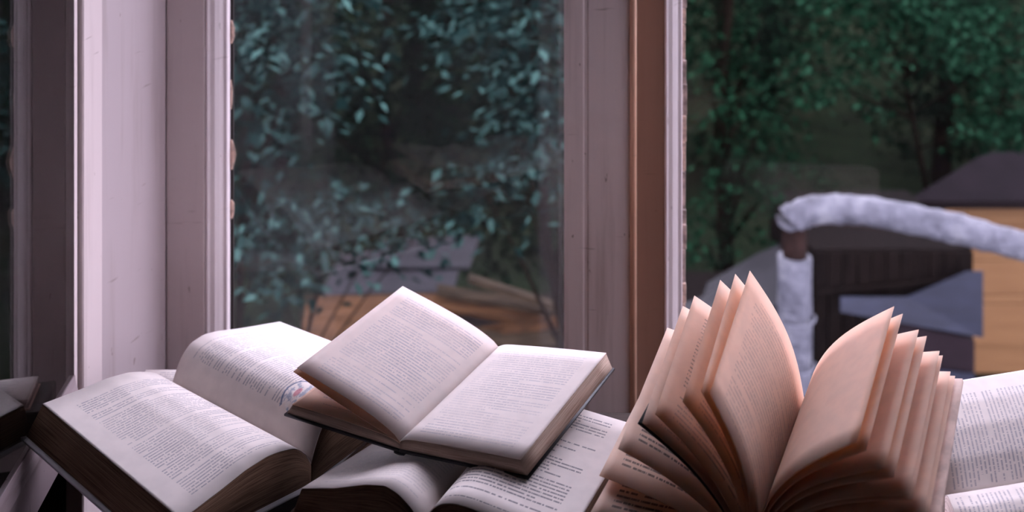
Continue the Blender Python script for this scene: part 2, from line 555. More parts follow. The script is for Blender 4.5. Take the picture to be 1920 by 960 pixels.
def sheet(name, P, th, ns, nt, mats, parent, flip_u=False):
    """a thin page: P(s,t) grid thickened by th along its normals"""
    pts = [[Vector(P(i / ns, j / nt)) for j in range(nt + 1)] for i in range(ns + 1)]

    def nrm(i, j):
        a = pts[min(i + 1, ns)][j] - pts[max(i - 1, 0)][j]
        b = pts[i][min(j + 1, nt)] - pts[i][max(j - 1, 0)]
        n = a.cross(b).normalized()
        return n
    return grid_solid(name, lambda s, t: pts[round(s * ns)][round(t * nt)],
                      lambda s, t: pts[round(s * ns)][round(t * nt)] - nrm(round(s * ns), round(t * nt)) * th,
                      ns, nt, mats, parent, flip_u, 0, 1 if len(mats) > 1 else 0, 0)


class OpenBook:
    """an open book lying down: near gutter end G, u = direction of the pages' height (near -> far), w = to the right"""
    def __init__(s, G, u, w, H, WL, WR, pl, pr_, dz, basel, baser):
        s.G, s.u, s.w, s.H = np.array(G), np.array(u), np.array(w), H
        s.W = {-1: WL, 1: WR}
        s.p = {-1: prof_fn(pl, WL), 1: prof_fn(pr_, WR)}
        s.dz = dz            # dict side -> (rise at gutter, rise at fore edge) over the height
        s.base = {-1: basel, 1: baser}     # (near gutter, near fore, rise)

    def top(s, side, a, b, dn=0.0, out=0.0):
        t = b * s.W[side]
        xy = s.G + s.u * a * s.H + s.w * side * (t + out)
        d0, d1 = s.dz[side]
        return Vector((xy[0], xy[1], s.p[side](t) + a * (d0 + (d1 - d0) * b) - dn))

    def bot(s, side, a, b, dn=0.0, slant=.012, grow=0.0, growfore=0.0):
        t = b * (s.W[side] + slant + growfore)
        a2 = a * (s.H + 2 * grow) - grow
        xy = s.G + s.u * a2 + s.w * side * t
        z0, z1, dz0 = s.base[side][:3]
        dz1 = s.base[side][-1] if len(s.base[side]) == 4 else dz0
        return Vector((xy[0], xy[1], z0 + (z1 - z0) * b + (dz0 + (dz1 - dz0) * b) * a - dn))

    def build(s, root, pages, edge, cover, slant=.012, page_th=.0006, covers=(True, True), nt=40, ns=6, grow=.004, cth=.003, spine=True):
        for side, nm in ((-1, 0), (1, 1)):
            grid_solid('page_block', lambda a, b: s.top(side, a, b, page_th + .0002), lambda a, b: s.bot(side, a, b, 0, slant),
                       ns, nt, [edge, edge], root, side == -1)
            sheet('page', lambda a, b: s.top(side, a, b), page_th, ns, nt, [pages[nm], pages[nm]], root, side == -1) if side == 1 else \
                sheet('page', lambda a, b: s.top(side, 1 - a, b), page_th, ns, nt, [pages[nm], pages[nm]], root, side == -1)
            if covers[nm]:
                grid_solid('cover_board', lambda a, b: s.bot(side, a, b, .0003, slant, grow, grow),
                           lambda a, b: s.bot(side, a, b, .0003 + cth, slant, grow, grow), 2, 6, [cover, cover], root)
        if spine:
            g = .006
            def sp(a, b, dn):
                z0, _, dz = s.base[1][:3]
                xy = s.G + s.u * (a * (s.H + 2 * grow) - grow) + s.w * ((b - .5) * 2 * g)
                return Vector((xy[0], xy[1], z0 + dz * a - dn - .0008 * math.sin(math.pi * b)))
            grid_solid('spine', lambda a, b: sp(a, b, cth + .0006), lambda a, b: sp(a, b, cth + .0022), 2, 6, [cover, cover], root)


def fix_left_uv(o):
    """left pages are built far -> near; turn v over so that the text starts at the far edge"""
    uv = o.data.uv_layers[0].data
    for l in uv:
        l.uv = (l.uv[0], 1 - l.uv[1])


# ---- book A: hardback with white boards, at the left
def norm2(a, b):
    l = math.hypot(a, b)
    return (a / l, b / l)

gA = (-.2156, 1.0875)
A = OpenBook(gA, norm2(-.1965, .1425), norm2(.587, .81), .2427, .164, .168,
             [(0, .000), (.006, .012), (.016, .023), (.025, .029), (.045, .035), (.060, .0378), (.087, .0378), (.119, .0335), (.164, .029)],
             [(0, .000), (.006, .016), (.014, .030), (.026, .041), (.045, .0455), (.065, .044), (.10, .037), (.168, .026)],
             {-1: (.000, .030), 1: (.010, -.006)}, (-.020, .004, .006, .029), (-.020, -.012, .004))
pA = paper('page_left_hardback', PAPER_WHITE, 62, strength=.62, seed=1.0, margins=(.15, .93, .06, .93), short=.22, blank=.08, faint=.45)
pA2 = paper('page_left_hardback_right', PAPER_WHITE, 58, strength=.66, seed=2.0, margins=(.10, .90, .27, .95), short=.2, blank=.05, faint=.4)
bA = thing('open_book', 'thick open hardback with white boards lying at the left beside the open window sash', 'book', (gA[0], gA[1], -.02))
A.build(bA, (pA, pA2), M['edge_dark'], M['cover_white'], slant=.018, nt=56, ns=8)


def find(book, side, px, py):
    best = None
    for a in np.linspace(0, 1, 81):
        for b in np.linspace(0, 1, 81):
            p = book.top(side, a, b)
            d = (960 + F * p.x / p.y - px) ** 2 + (YH + F * (ZC - p.z) / p.y - py) ** 2
            if best is None or d < best[0]: best = (d, a, b)
    return best[1], best[2]

# round printed picture near the foot of the right page
ca, cb = find(A, 1, 566, 742)
k = NT('printed_picture')
ux, uy, _ = k.sep(k.coord('UV'))
rr = k.math('SQRT', k.math('ADD', k.math('POWER', k.math('SUBTRACT', ux, .5), 2.0), k.math('POWER', k.math('SUBTRACT', uy, .5), 2.0)))
ring = k.math('MULTIPLY', k.step(rr, .43, .455), k.math('SUBTRACT', 1.0, k.step(rr, .475, .495)))
sk = k.noise(k.comb(ux, uy, 3.0), 7, 3, .6)
c = k.mix(k.math('MULTIPLY', k.step(sk, .46, .60), .75), PAPER_WHITE, (.25, .30, .42))
rd = k.math('SQRT', k.math('ADD', k.math('POWER', k.math('SUBTRACT', ux, .52), 2.0), k.math('POWER', k.math('MULTIPLY', k.math('SUBTRACT', uy, .66), 1.8), 2.0)))
c = k.mix(k.math('MULTIPLY', k.math('SUBTRACT', 1.0, k.step(rd, .10, .15)), .7), c, (.55, .10, .16))
c = k.mix(k.math('MULTIPLY', ring, .9), c, (.14, .17, .27))
M['picture'] = k.done(k.bsdf(c, .7, spec=.15))
bm = bmesh.new()
uvl = bm.loops.layers.uv.new('UVMap')
R = .0255
rings = [[(0, 0)]] + [[(r * math.cos(2 * math.pi * q / 28), r * math.sin(2 * math.pi * q / 28)) for q in range(28)] for r in (.35, .7, 1.0)]
vv = []
for rg in rings:
    vv.append([(bm.verts.new(A.top(1, ca + y * R / A.H, cb + x * R / A.W[1], -.0011)), (x / 2 + .5, y / 2 + .5)) for x, y in rg])
def fan_face(lst):
    f = bm.faces.new([v for v, _ in lst])
    for l, (_, uv) in zip(f.loops, lst): l[uvl].uv = uv
for q in range(28):
    fan_face([vv[0][0], vv[1][q], vv[1][(q + 1) % 28]])
    for r in (1, 2):
        fan_face([vv[r][q], vv[r + 1][q], vv[r + 1][(q + 1) % 28], vv[r][(q + 1) % 28]])
o = obj('printed_picture', bm, M['picture'], [c for c in bA.children if c.name.startswith('page') and not c.name.startswith('page_block')][1], True)
o.matrix_parent_inverse = o.parent.matrix_world.inverted()
o['label'] = 'round blue and red printed picture'

# ---- book F: pale booklet lying deepest in the corner, only its corner shows behind book A
fx0, fx1, fy0, fy1, fz0, fz1 = -.476, -.30, 1.262, 1.318, TZ + .0005, -.0190
bF = thing('booklet', 'thin pale booklet in the window corner, one corner showing behind the left hardback', 'booklet', (-.39, 1.29, TZ))
pF = paper('page_booklet', PAPER_WHITE, 12, strength=.5, seed=3.0, margins=(.12, .95, .08, .9), faint=.2, trans=0)
grid_solid('page_block', lambda a, b: Vector((fx0 + (fx1 - fx0) * b, fy0 + (fy1 - fy0) * a, fz1)), lambda a, b: Vector((fx0 + (fx1 - fx0) * b, fy0 + (fy1 - fy0) * a, fz0 + .002)),
           2, 2, [pF, M['edge_white']], bF)
boxes('cover', [(fx0 - .002, fx1 + .002, fy0 - .002, fy1 + .002, fz0, fz0 + .0018)], M['cover_cream'], bF)

# ---- book C: open book under the middle one
kc = .935
def sc(x, y): return (x * kc, y * kc)
def zc_(z, k_=kc): return ZC - (ZC - z) * k_
gC = sc(-.089, .998)
C = OpenBook(gC, norm2(.42, .907), norm2(.907, -.42), .200, .135, .142,
             [(t * kc, zc_(z)) for t, z in ((0, -.004), (.006, .002), (.012, .009), (.027, .0185), (.042, .0225), (.066, .017), (.104, .003), (.145, -.008))],
             [(t * kc, zc_(z)) for t, z in ((0, -.004), (.006, .006), (.012, .014), (.022, .022), (.036, .0262), (.052, .0267), (.068, .0255), (.10, .023), (.152, .020))],
             {-1: (-.030, -.040), 1: (-.004, -.002)}, (.014, .010, -.004), (.014, .030, -.002))
pC = paper('page_lower_book', PAPER_WHITE, 44, strength=.22, seed=5.0, margins=(.12, .9, .07, .93), faint=.2)
pC2 = paper('page_lower_book_right', PAPER_WHITE, 40, ink=(.07, .065, .09), strength=.8, seed=6.0, margins=(.10, .84, .06, .95), short=.34, blank=.18, faint=.1)
bC = thing('open_book', 'open book lying under the middle book, its page foot arching towards the viewer', 'book', (gC[0], gC[1], .02))
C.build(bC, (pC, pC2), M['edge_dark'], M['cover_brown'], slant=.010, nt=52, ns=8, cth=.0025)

# ---- closed books that carry the pile
def closed_book(name, label, x0, x1, y0, y1, z0, z1, cover, edge, rot=0.0):
    cx, cy = (x0 + x1) / 2, (y0 + y1) / 2
    r = thing(name, label, 'book', (cx, cy, z0))
    hx, hy = (x1 - x0) / 2, (y1 - y0) / 2
    def rp(x, y, z):
        return Vector((cx + x * math.cos(rot) - y * math.sin(rot), cy + x * math.sin(rot) + y * math.cos(rot), z))
    def slab(nm, ax, bx, ay, by, az, bz, m):
        grid_solid(nm, lambda a, b: rp(ax + (bx - ax) * b, ay + (by - ay) * a, bz), lambda a, b: rp(ax + (bx - ax) * b, ay + (by - ay) * a, az), 1, 1, [m, m], r)
    c = .003
    slab('cover_board', -hx, hx, -hy, hy, z0, z0 + c, cover)
    slab('cover_board', -hx, hx, -hy, hy, z1 - c, z1, cover)
    slab('page_block', -hx + .003, hx - .004, -hy + .004, hy - .004, z0 + c + .0002, z1 - c - .0002, edge)
    slab('spine', -hx - .0025, -hx - .0002, -hy, hy, z0, z1, cover)
    return r

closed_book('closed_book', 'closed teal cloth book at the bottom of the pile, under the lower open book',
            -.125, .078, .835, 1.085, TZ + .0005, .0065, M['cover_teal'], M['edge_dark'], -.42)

# ---- book B: the middle book, black covers, front leaves lifted
kb = 1.03
gB = (-.1092 * kb, .988 * kb)
def zb(z): return ZC - (ZC - z) * kb
B = OpenBook(gB, norm2(.0940, .1645), norm2(.897, -.43), .1895 * kb, .130 * kb, .130 * kb,
             [(t * kb, zb(z)) for t, z in ((0, .081), (.006, .0835), (.02, .0855), (.07, .088), (.13, .088))],
             [(t * kb, zb(z)) for t, z in ((0, .0835), (.006, .0868), (.015, .0885), (.05, .0925), (.09, .0965), (.13, .100))],
             {-1: (.010, .010), 1: (.010, .015)}, (.0585, .0600, .010), (.0585, .0700, .013))
pB = paper('page_middle_book_warm_bounce', PAPER_PEACH, 36, trans=.45, strength=.35, seed=8.0, margins=(.15, .9, .08, .93))  # peach tint holds the warm bounce between the lifted leaves
pB2 = paper('page_middle_book_right', PAPER_WHITE, 44, ink=(.22, .21, .30), strength=.40, trans=.2, seed=9.0, margins=(.10, .88, .07, .93), short=.14, blank=.04, faint=.55)
pB3 = paper('page_middle_book_left', PAPER_WHITE, 44, ink=(.20, .22, .34), strength=.48, trans=.3, seed=10.0, margins=(.12, .90, .07, .93), short=.14, blank=.04, faint=.5)
bB = thing('open_book', 'open paperback with black covers on top of the pile, its left leaves lifted', 'book', (gB[0], gB[1], .055))
B.build(bB, (pB, pB2), M['edge'], M['cover_black'], slant=.007, nt=40, ns=8, cth=.0022, grow=.002)


def leaf(name, g0, g1, o0, o1, bow, th, mats, parent, peak=.5, ns=8, nt=18, flip=False, up=Vector((0, 0, 1)), twist=0.0, reverse=False):
    """one bowed leaf hinged on g0..g1 (near..far) with outer corners o0, o1"""
    g0, g1, o0, o1 = (Vector(v) for v in (g0, g1, o0, o1))
    def P(a, b):
        if reverse: a = 1 - a
        g = g0.lerp(g1, a)
        o = o0.lerp(o1, a)
        d = (o - g)
        n = (g1 - g0).cross(d).normalized()
        if n.dot(up) < 0: n = -n
        q = b ** (math.log(.5) / math.log(peak))
        return g + d * b + n * (bow + twist * (a - .5)) * math.sin(math.pi * q)
    o = sheet(name, P, th, ns, nt, mats, parent, flip)
    if reverse: fix_left_uv(o)
    return o

gb0, gb1 = B.top(-1, 0, 0.0, -.002), B.top(-1, 1, 0.0, -.002)
L0 = Vector((-.2228 * kb, 1.0506 * kb, zb(.1225)))
L1 = Vector((-.1313 * kb, 1.2165 * kb, zb(.1340)))
leaf('leaf', gb0, gb1, L0, L1, .0065, .0005, [pB3, pB3], bB, .32, flip=True, reverse=True)
leaf('leaf', gb0 - Vector((0, 0, .0006)), gb1 - Vector((0, 0, .0006)), L0 + Vector((-.0040, .000, -.0040)), L1 + Vector((-.004, -.001, -.0030)), -.0015, .0005, [pB, pB], bB, .45, flip=True, reverse=True)

# ---- book D: standing fan of leaves at the right
Gf = np.array([.304, 1.05, .087])
dd = np.array([-.105, -.18, -.031]); dd /= np.linalg.norm(dd)
Gn = Gf + dd * .205 + np.array([.006, 0, 0])
ee = np.array([.864, -.504, 0.]); ee -= dd * (ee @ dd); ee /= np.linalg.norm(ee)
nn_ = np.cross(ee, -dd)
def arm(G, ph, w):
    return Vector(G + w * (math.cos(math.radians(ph)) * ee + math.sin(math.radians(ph)) * nn_))
bD = thing('open_book', 'old peach coloured book at the right with its leaves standing up in a fan', 'book', tuple(Gf.tolist()))
fan_left = [  # far (angle, width), near (angle, width), bow
    (111.5, .144, 103, .141, .012), (118.5, .144, 106, .143, .012), (126.5, .144, 115, .135, .013), (142, .147, 129.5, .132, .012),
    (150, .150, 137.5, .132, .012), (163.5, .156, 156, .135, .010), (175, .158, 172, .146, .006)]
fan_right = [
    (55, .158, 55.5, .160, .018), (51.5, .158, 52.3, .160, .018), (44.5, .158, 46, .161, .020), (41.5, .160, 43, .162, .020),
    (35.5, .161, 37.5, .163, .019), (33.8, .161, 36, .163, .018), (28, .159, 31.5, .164, .016), (26.3, .161, 29.5, .164, .014)]
pDl = [paper('fan_page_left_%d' % i, PAPER_PEACH, 34, ink=(.22, .14, .12), strength=.30 if i == 0 else .6, seed=20.0 + i,
             margins=(.12, .9, .06, .9) if i < 5 else (.12, .62, .05, .36), short=.15, blank=.05, trans=.45, faint=.4) for i in range(2)]
pDtext = paper('fan_page_left_text', PAPER_PEACH, 30, ink=(.10, .075, .07), strength=.85, seed=31.0, margins=(.10, .86, .10, .40), short=.2, blank=.0, trans=.4, faint=.1)
pDr = paper('fan_page_right', PAPER_PEACH, trans=.46)
def hinge(i, n, side):
    off = side * (.0012 + .0011 * i)
    return (Vector(Gn + ee * off + nn_ * (-.0006 * i)), Vector(Gf + ee * off + nn_ * (-.0006 * i)))
for i, (pf, wf, pn, wn, bw) in enumerate(fan_left):
    h0, h1 = hinge(i, 8, -1)
    m = pDl[0] if i == 0 else (pDtext if i >= 5 else pDl[1])
    leaf('leaf', h0, h1, arm(Gn, pn, wn), arm(Gf, pf, wf), bw, .0005, [m, m], bD, .5, flip=True, reverse=True, up=Vector(nn_) + Vector(ee) * .3)
for i, (pf, wf, pn, wn, bw) in enumerate(fan_right):
    h0, h1 = hinge(i, 8, 1)
    leaf('leaf', h0, h1, arm(Gn, pn, wn), arm(Gf, pf, wf), bw, .0005, [pDr, pDr], bD, .45, up=Vector(nn_) - Vector(ee) * .3)
# thin dark plate added as the shadow between two clumps of left leaves
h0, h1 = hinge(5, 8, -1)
o = leaf('leaf', h0 + Vector(nn_) * .001, h1 + Vector(nn_) * .001, arm(Gn, 139.5, .134), arm(Gf, 151, .132), .0115, .0024, [M['gap_shadow'], M['gap_shadow']], bD, .5, reverse=True, up=Vector(nn_) + Vector(ee) * .3)
o['label'] = 'dark plate painted as the shadow between pale leaves'
# lowest left leaves and covers
h0, h1 = hinge(8, 8, -1)
leaf('leaf', h0, h1, Vector((.066, .904, .0630)), Vector((.160, 1.075, .092)), -.004, .0006, [pDtext, pDtext], bD, .5, flip=True, reverse=True)
leaf('cover', h0 - Vector(nn_) * .003, h1 - Vector(nn_) * .003, Vector((.0665, .9045, .0595)), Vector((.161, 1.077, .0890)), -.005, .0018, [M['cover_cream'], M['cover_cream']], bD, .5, reverse=True)
h0, h1 = hinge(9, 8, 1)
leaf('cover', h0, h1, arm(Gn, 25.5, .166), arm(Gf, 24, .166), .012, .0035, [M['cover_cream'], M['cover_cream']], bD, .45, up=Vector(nn_) - Vector(ee) * .3)
leaf('spine', Vector(Gn - ee * .0125 - nn_ * .0065), Vector(Gf - ee * .0125 - nn_ * .0065), Vector(Gn + ee * .0125 - nn_ * .0065), Vector(Gf + ee * .0125 - nn_ * .0065),
     -.002, .0015, [M['cover_cream'], M['cover_cream']], bD, .5)
# closed book that props the fanned book
closed_book('closed_book', 'closed brown book under the fanned peach book at the right', .17, .345, .845, 1.045, TZ + .0005, .0470, M['cover_brown'], M['edge_dark'], -.53)

# ---- book E: open book behind the fan at the right edge
gE = (.425, .995)
E_ = OpenBook(gE, norm2(.98, .2), norm2(.2, .98), .215, .10, .118,
              [(0, .026), (.006, .031), (.015, .0350), (.038, .0375), (.05, .034), (.065, .020), (.10, -.006)],
              [(0, .026), (.008, .035), (.02, .046), (.05, .060), (.08, .0675), (.118, .071)],
              {-1: (.004, .0), 1: (.006, .008)}, (-.026, -.028, 0), (-.026, -.026, 0))
pE = paper('page_right_book', PAPER_WHITE, 46, ink=(.20, .19, .27), strength=.6, seed=40.0, margins=(.02, .80, .04, .98), short=.05, blank=.02, faint=.2)
bE = thing('open_book', 'open book with dense text at the right edge, half hidden behind the fanned book', 'book', (gE[0], gE[1], TZ))
E_.build(bE, (pE, pE), M['edge_white'], M['cover_red'], slant=.006, nt=44, ns=8)

# ------------------------------------------------------------------ outdoors
GZ = -4.6
k = NT('garden_ground')
gn = k.noise(k.coord('Object'), .9, 6, .7)
M['ground'] = k.done(k.bsdf(k.ramp(gn, [(.3, (.004, .004, .003)), (.55, (.006, .009, .005)), (.75, (.014, .012, .008))]), .95, spec=0))
g = boxes('ground', [(-60, 60, 1.6, 120, GZ - .1, GZ)], M['ground'])
struct(g)


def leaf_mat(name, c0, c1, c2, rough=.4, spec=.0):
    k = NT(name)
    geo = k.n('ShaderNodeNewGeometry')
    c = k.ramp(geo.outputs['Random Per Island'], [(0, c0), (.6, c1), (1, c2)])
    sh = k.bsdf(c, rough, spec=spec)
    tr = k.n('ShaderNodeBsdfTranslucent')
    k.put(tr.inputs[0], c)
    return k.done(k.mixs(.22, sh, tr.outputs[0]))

M['leaf_blue'] = leaf_mat('blue_green_leaves', (.0012, .0034, .003), (.0045, .014, .0125), (.048, .102, .088), .45, .0)
M['leaf_green'] = leaf_mat('green_leaves', (.001, .004, .002), (.0045, .017, .0085), (.017, .053, .029), .55, .0)
M['leaf_mid'] = leaf_mat('deep_green_leaves', (.001, .004, .002), (.0035, .012, .006), (.010, .036, .018), .55, .0)
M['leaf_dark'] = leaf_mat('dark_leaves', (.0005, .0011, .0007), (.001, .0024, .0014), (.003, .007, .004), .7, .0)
M['bark'] = plain('dark_bark', (.005, .0035, .0025), .9, var=.4, scale=20, spec=.0)


def foliage(name, blobs, n, size, mat, parent, droop=.35, layered=.5):
    """leaves as small folded blades, gathered in sprays inside ellipsoid blobs (centre, radii)"""
    vols = np.array([r[0] * r[1] * r[2] for _, r in blobs]) ** .7
    vols /= vols.sum()
    V, Fc = [], []
    per = 14
    for (c, r), q in zip(blobs, vols):
        ns = max(3, int(n * q / per))
        d = RNG.normal(size=(ns, 3)); d /= np.linalg.norm(d, axis=1, keepdims=True)
        rad = RNG.uniform(.35, 1.0, size=(ns, 1)) ** .5
        cen = np.array(c) + d * rad * np.array(r)
        outd = d * np.array([1, 1, .35]); outd /= np.linalg.norm(outd, axis=1, keepdims=True) + 1e-6
        az = np.arctan2(outd[:, 1], outd[:, 0])
        for j in range(per):
            f = (j / per - .4) * size * 4.2
            pos = cen + np.stack([np.cos(az), np.sin(az), -.25 * np.ones(ns)], 1) * f + RNG.normal(size=(ns, 3)) * size * .75
            a = az + RNG.normal(size=ns) * 1.0
            pitch = -droop + RNG.normal(size=ns) * .35
            dirv = np.stack([np.cos(a) * np.cos(pitch), np.sin(a) * np.cos(pitch), np.sin(pitch)], 1)
            side = np.stack([-np.sin(a), np.cos(a), RNG.normal(size=ns) * layered * .6], 1)
            L = size * RNG.uniform(.65, 1.25, size=(ns, 1))
            up = np.cross(dirv, side)
            p0 = pos
            p1 = pos + dirv * L * .45 + side * L * .27 + up * L * .06
            p2 = pos + dirv * L
            p3 = pos + dirv * L * .45 - side * L * .27 + up * L * .06
            V.append(np.stack([p0, p1, p2, p3], 1).reshape(-1, 3))
    V = np.concatenate(V)
    nl = len(V) // 4
    me = bpy.data.meshes.new(name)
    b = np.arange(nl) * 4
    tri = np.stack([b, b + 1, b + 2, b, b + 2, b + 3], 1).reshape(-1)
    me.vertices.add(len(V)); me.vertices.foreach_set('co', V.reshape(-1))
    me.loops.add(len(tri)); me.loops.foreach_set('vertex_index', tri)
    me.polygons.add(nl * 2)
    me.polygons.foreach_set('loop_start', np.arange(nl * 2) * 3)
    me.polygons.foreach_set('loop_total', np.full(nl * 2, 3))
    me.update(calc_edges=True)
    o = link(name, me, mat, parent)
    o['kind'] = 'stuff'
    return o


def tree(name, label, cat, foot, blobs, n, size, mat, group=None, trunk_r=.09, **kw):
    fx, fy = foot
    root = thing(name, label, cat, (fx, fy, GZ), group)
    cx = sum(c[0] for c, _ in blobs) / len(blobs); cy = sum(c[1] for c, _ in blobs) / len(blobs)
    zt = max(c[2] for c, _ in blobs)
    bm = bmesh.new()
    top = Vector((cx, cy, zt))
    base = Vector((fx, fy, GZ))
    m1 = base.lerp(top, .35) + Vector((.08, .05, 0)); m2 = base.lerp(top, .7) + Vector((-.06, .04, 0))
    add_tube(bm, [base, m1, m2, top], [trunk_r, trunk_r * .8, trunk_r * .5, trunk_r * .15], 8, .1)
    obj('trunk', bm, M['bark'], root, True)
    for c, r in blobs:
        c = Vector(c)
        q = max(.15, min(.92, (c.z - GZ) / (zt - GZ) - .18))
        s = base.lerp(m1, q / .35) if q < .35 else (m1.lerp(m2, (q - .35) / .35) if q < .7 else m2.lerp(top, (q - .7) / .3))
        bm = bmesh.new()
        mid = s.lerp(c, .55) + Vector((0, 0, .06))
        add_tube(bm, [s, mid, c + Vector((0, 0, .05))], [trunk_r * .3, trunk_r * .2, trunk_r * .08], 6, .1)
        obj('branch', bm, M['bark'], root, True)
    foliage('foliage', blobs, n, size, mat, root, **kw)
    return root


def blob(px, py, Y, rx, ry=None, rz=None):
    p = at(px, py, Y)
    return (tuple(p), (rx, ry or rx, rz or rx * .7))

tree('leafy_shrub', 'blue green shrub close behind the left pane, at its left side', 'shrub', (-1.5, 4.6),
     [blob(470, 60, 4.2, .30), blob(560, 110, 4.3, .26), blob(600, 10, 4.5, .26), blob(460, 190, 4.2, .22), blob(560, 240, 4.4, .22),
      blob(500, -80, 4.3, .4), blob(470, 300, 4.4, .2), blob(600, -200, 4.6, .45)], 2000, .07, M['leaf_blue'], trunk_r=.03)
tree('leafy_shrub', 'blue green shrub behind the left pane, beside the mullion', 'shrub', (.62, 5.0),
     [blob(990, 30, 4.6, .30), blob(1030, 130, 4.6, .26), blob(940, 110, 4.9, .26), blob(1000, 220, 4.7, .24), blob(960, 300, 4.8, .24),
      blob(1040, 330, 4.6, .22), blob(900, 360, 5.0, .22), blob(1000, -100, 4.7, .4), blob(1100, 200, 4.8, .3), blob(860, 30, 5.2, .3)], 2300, .07, M['leaf_blue'], trunk_r=.05)
tree('leafy_shrub', 'low blue green shrub above the sheds behind the left pane', 'shrub', (-1.38, 4.75),
     [blob(460, 430, 4.4, .20), blob(550, 420, 4.5, .20), blob(650, 395, 4.6, .17), blob(510, 500, 4.4, .17), blob(620, 480, 4.5, .15),
      blob(740, 425, 4.8, .15), blob(800, 440, 4.9, .12)], 1300, .062, M['leaf_blue'], trunk_r=.022)
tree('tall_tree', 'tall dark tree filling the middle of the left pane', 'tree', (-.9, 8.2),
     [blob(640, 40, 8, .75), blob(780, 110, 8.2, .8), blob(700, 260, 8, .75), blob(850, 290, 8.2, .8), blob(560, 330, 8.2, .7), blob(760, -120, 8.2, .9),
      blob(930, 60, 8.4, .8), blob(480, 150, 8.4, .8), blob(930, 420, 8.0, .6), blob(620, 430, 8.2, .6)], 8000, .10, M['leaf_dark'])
tree('tall_tree', 'green tree with bright leafy branches behind the right pane', 'tree', (5.0, 12.2),
     [blob(1640, 25, 8.0, .36, None, .20), blob(1740, 45, 7.9, .36, None, .18), blob(1690, -60, 8.1, .5), blob(1800, 95, 8.2, .30, None, .13), blob(1580, 90, 8.2, .26, None, .13),
      blob(1590, 160, 8.0, .30, None, .13), blob(1660, 75, 7.9, .26, None, .12), blob(1490, 150, 8.2, .26, None, .13), blob(1880, 140, 8.0, .30, None, .14),
      blob(1890, 240, 8.2, .26, None, .12), blob(1540, -20, 8.5, .4), blob(1900, 20, 8.4, .36, None, .15)], 3400, .085, M['leaf_green'], trunk_r=.045)
tree('tall_tree', 'green tree behind the right pane, just right of the mullion', 'tree', (1.75, 9.0),
     [blob(1330, 140, 8.2, .32), blob(1390, 190, 8.1, .34, None, .2), blob(1420, 260, 8.4, .36), blob(1330, 60, 8.6, .4), blob(1430, 60, 8.8, .4),
      blob(1340, 420, 8.0, .3), blob(1400, 330, 8.2, .32), blob(1480, 320, 8.4, .3), blob(1330, 470, 8.0, .25), blob(1360, -100, 8.6, .6)], 2600, .08, M['leaf_mid'])
tree('tall_tree', 'green tree at the right edge above the hut roof', 'tree', (5.9, 12.6),
     [blob(1900, 190, 12.5, .5), blob(1870, 245, 12.6, .4), blob(1960, 120, 12.6, .6), blob(1990, 260, 12.6, .6), blob(1840, 60, 12.8, .6)], 2600, .10, M['leaf_green'])
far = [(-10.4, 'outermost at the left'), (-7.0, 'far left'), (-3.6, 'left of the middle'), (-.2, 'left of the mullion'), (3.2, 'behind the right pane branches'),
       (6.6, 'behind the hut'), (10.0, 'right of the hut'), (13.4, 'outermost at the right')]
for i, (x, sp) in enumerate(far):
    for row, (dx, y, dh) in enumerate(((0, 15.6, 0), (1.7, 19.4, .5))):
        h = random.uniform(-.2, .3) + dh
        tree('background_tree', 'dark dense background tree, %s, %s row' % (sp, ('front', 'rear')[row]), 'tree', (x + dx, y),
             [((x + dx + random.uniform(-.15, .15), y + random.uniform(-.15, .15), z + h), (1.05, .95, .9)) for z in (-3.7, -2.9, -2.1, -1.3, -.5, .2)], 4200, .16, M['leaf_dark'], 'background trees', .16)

# ---- insulated pipe
k = NT('foil_wrap')
co = k.coord('Object')
fn = k.noise(co, 9, 5, .65)
M['foil'] = k.done(k.bsdf(k.ramp(fn, [(.3, (.025, .025, .036)), (.5, (.065, .065, .084)), (.7, (.12, .12, .138))]), .55, k.bump(k.noise(co, 22, 4, .6), .9, .03), .25, .4))
M['pipe'] = plain('bare_rusty_pipe', (.012, .006, .005), .8, var=.4, scale=15, spec=.05)
M['band'] = plain('dark_wire', (.06, .06, .08), .5)
PY = 5.0
pp = thing('insulated_pipe', 'foil wrapped outdoor pipe with a bent top standing behind the right pane', 'pipe', tuple(at(1490, 745, PY)[:2]) + (GZ,))
bm = bmesh.new()
vb = at(1491, 480, PY)
zs = np.linspace(GZ, vb.z, 26)
add_tube(bm, [Vector((vb.x + random.uniform(-.004, .004), PY, z)) for z in zs], .083, 18, .05)
obj('post_insulation', bm, M['foil'], pp, True)
bm = bmesh.new()
add_tube(bm, [at(1491, 500, PY), at(1489, 455, PY), at(1493, 425, PY), at(1510, 402, PY)], .060, 16, .02)
obj('pipe_joint', bm, M['pipe'], pp, True)
bm = bmesh.new()
path = [(1474, 428), (1481, 412), (1500, 402), (1530, 393), (1570, 392), (1620, 394), (1680, 405), (1740, 418), (1800, 430), (1860, 447), (1920, 462), (1990, 478), (2080, 497), (2200, 522), (2340, 552)]
pts = []
for i, (a, b) in enumerate(zip(path, path[1:])):
    for q in range(4):
        pts.append(at(a[0] + (b[0] - a[0]) * q / 4, a[1] + (b[1] - a[1]) * q / 4, PY - max(0, a[0] - 1600) * .0004))
rad = [.045, .055, .063, .068] + [.070 + random.uniform(-.004, .004) for _ in pts[4:]]
add_tube(bm, pts, rad, 16, .05)
obj('elbow_insulation', bm, M['foil'], pp, True)
for py in (572, 660):
    bm = bmesh.new()
    add_tube(bm, [at(1491 + 33 * math.cos(a), py + 14 + 9 * math.sin(a * .5), PY) + Vector((0, -.03 + .09 * 0 - .087 * math.sin(a), 0)) for a in np.linspace(0, math.pi, 9)], .006, 6)
    obj('wire_band', bm, M['band'], pp, True)

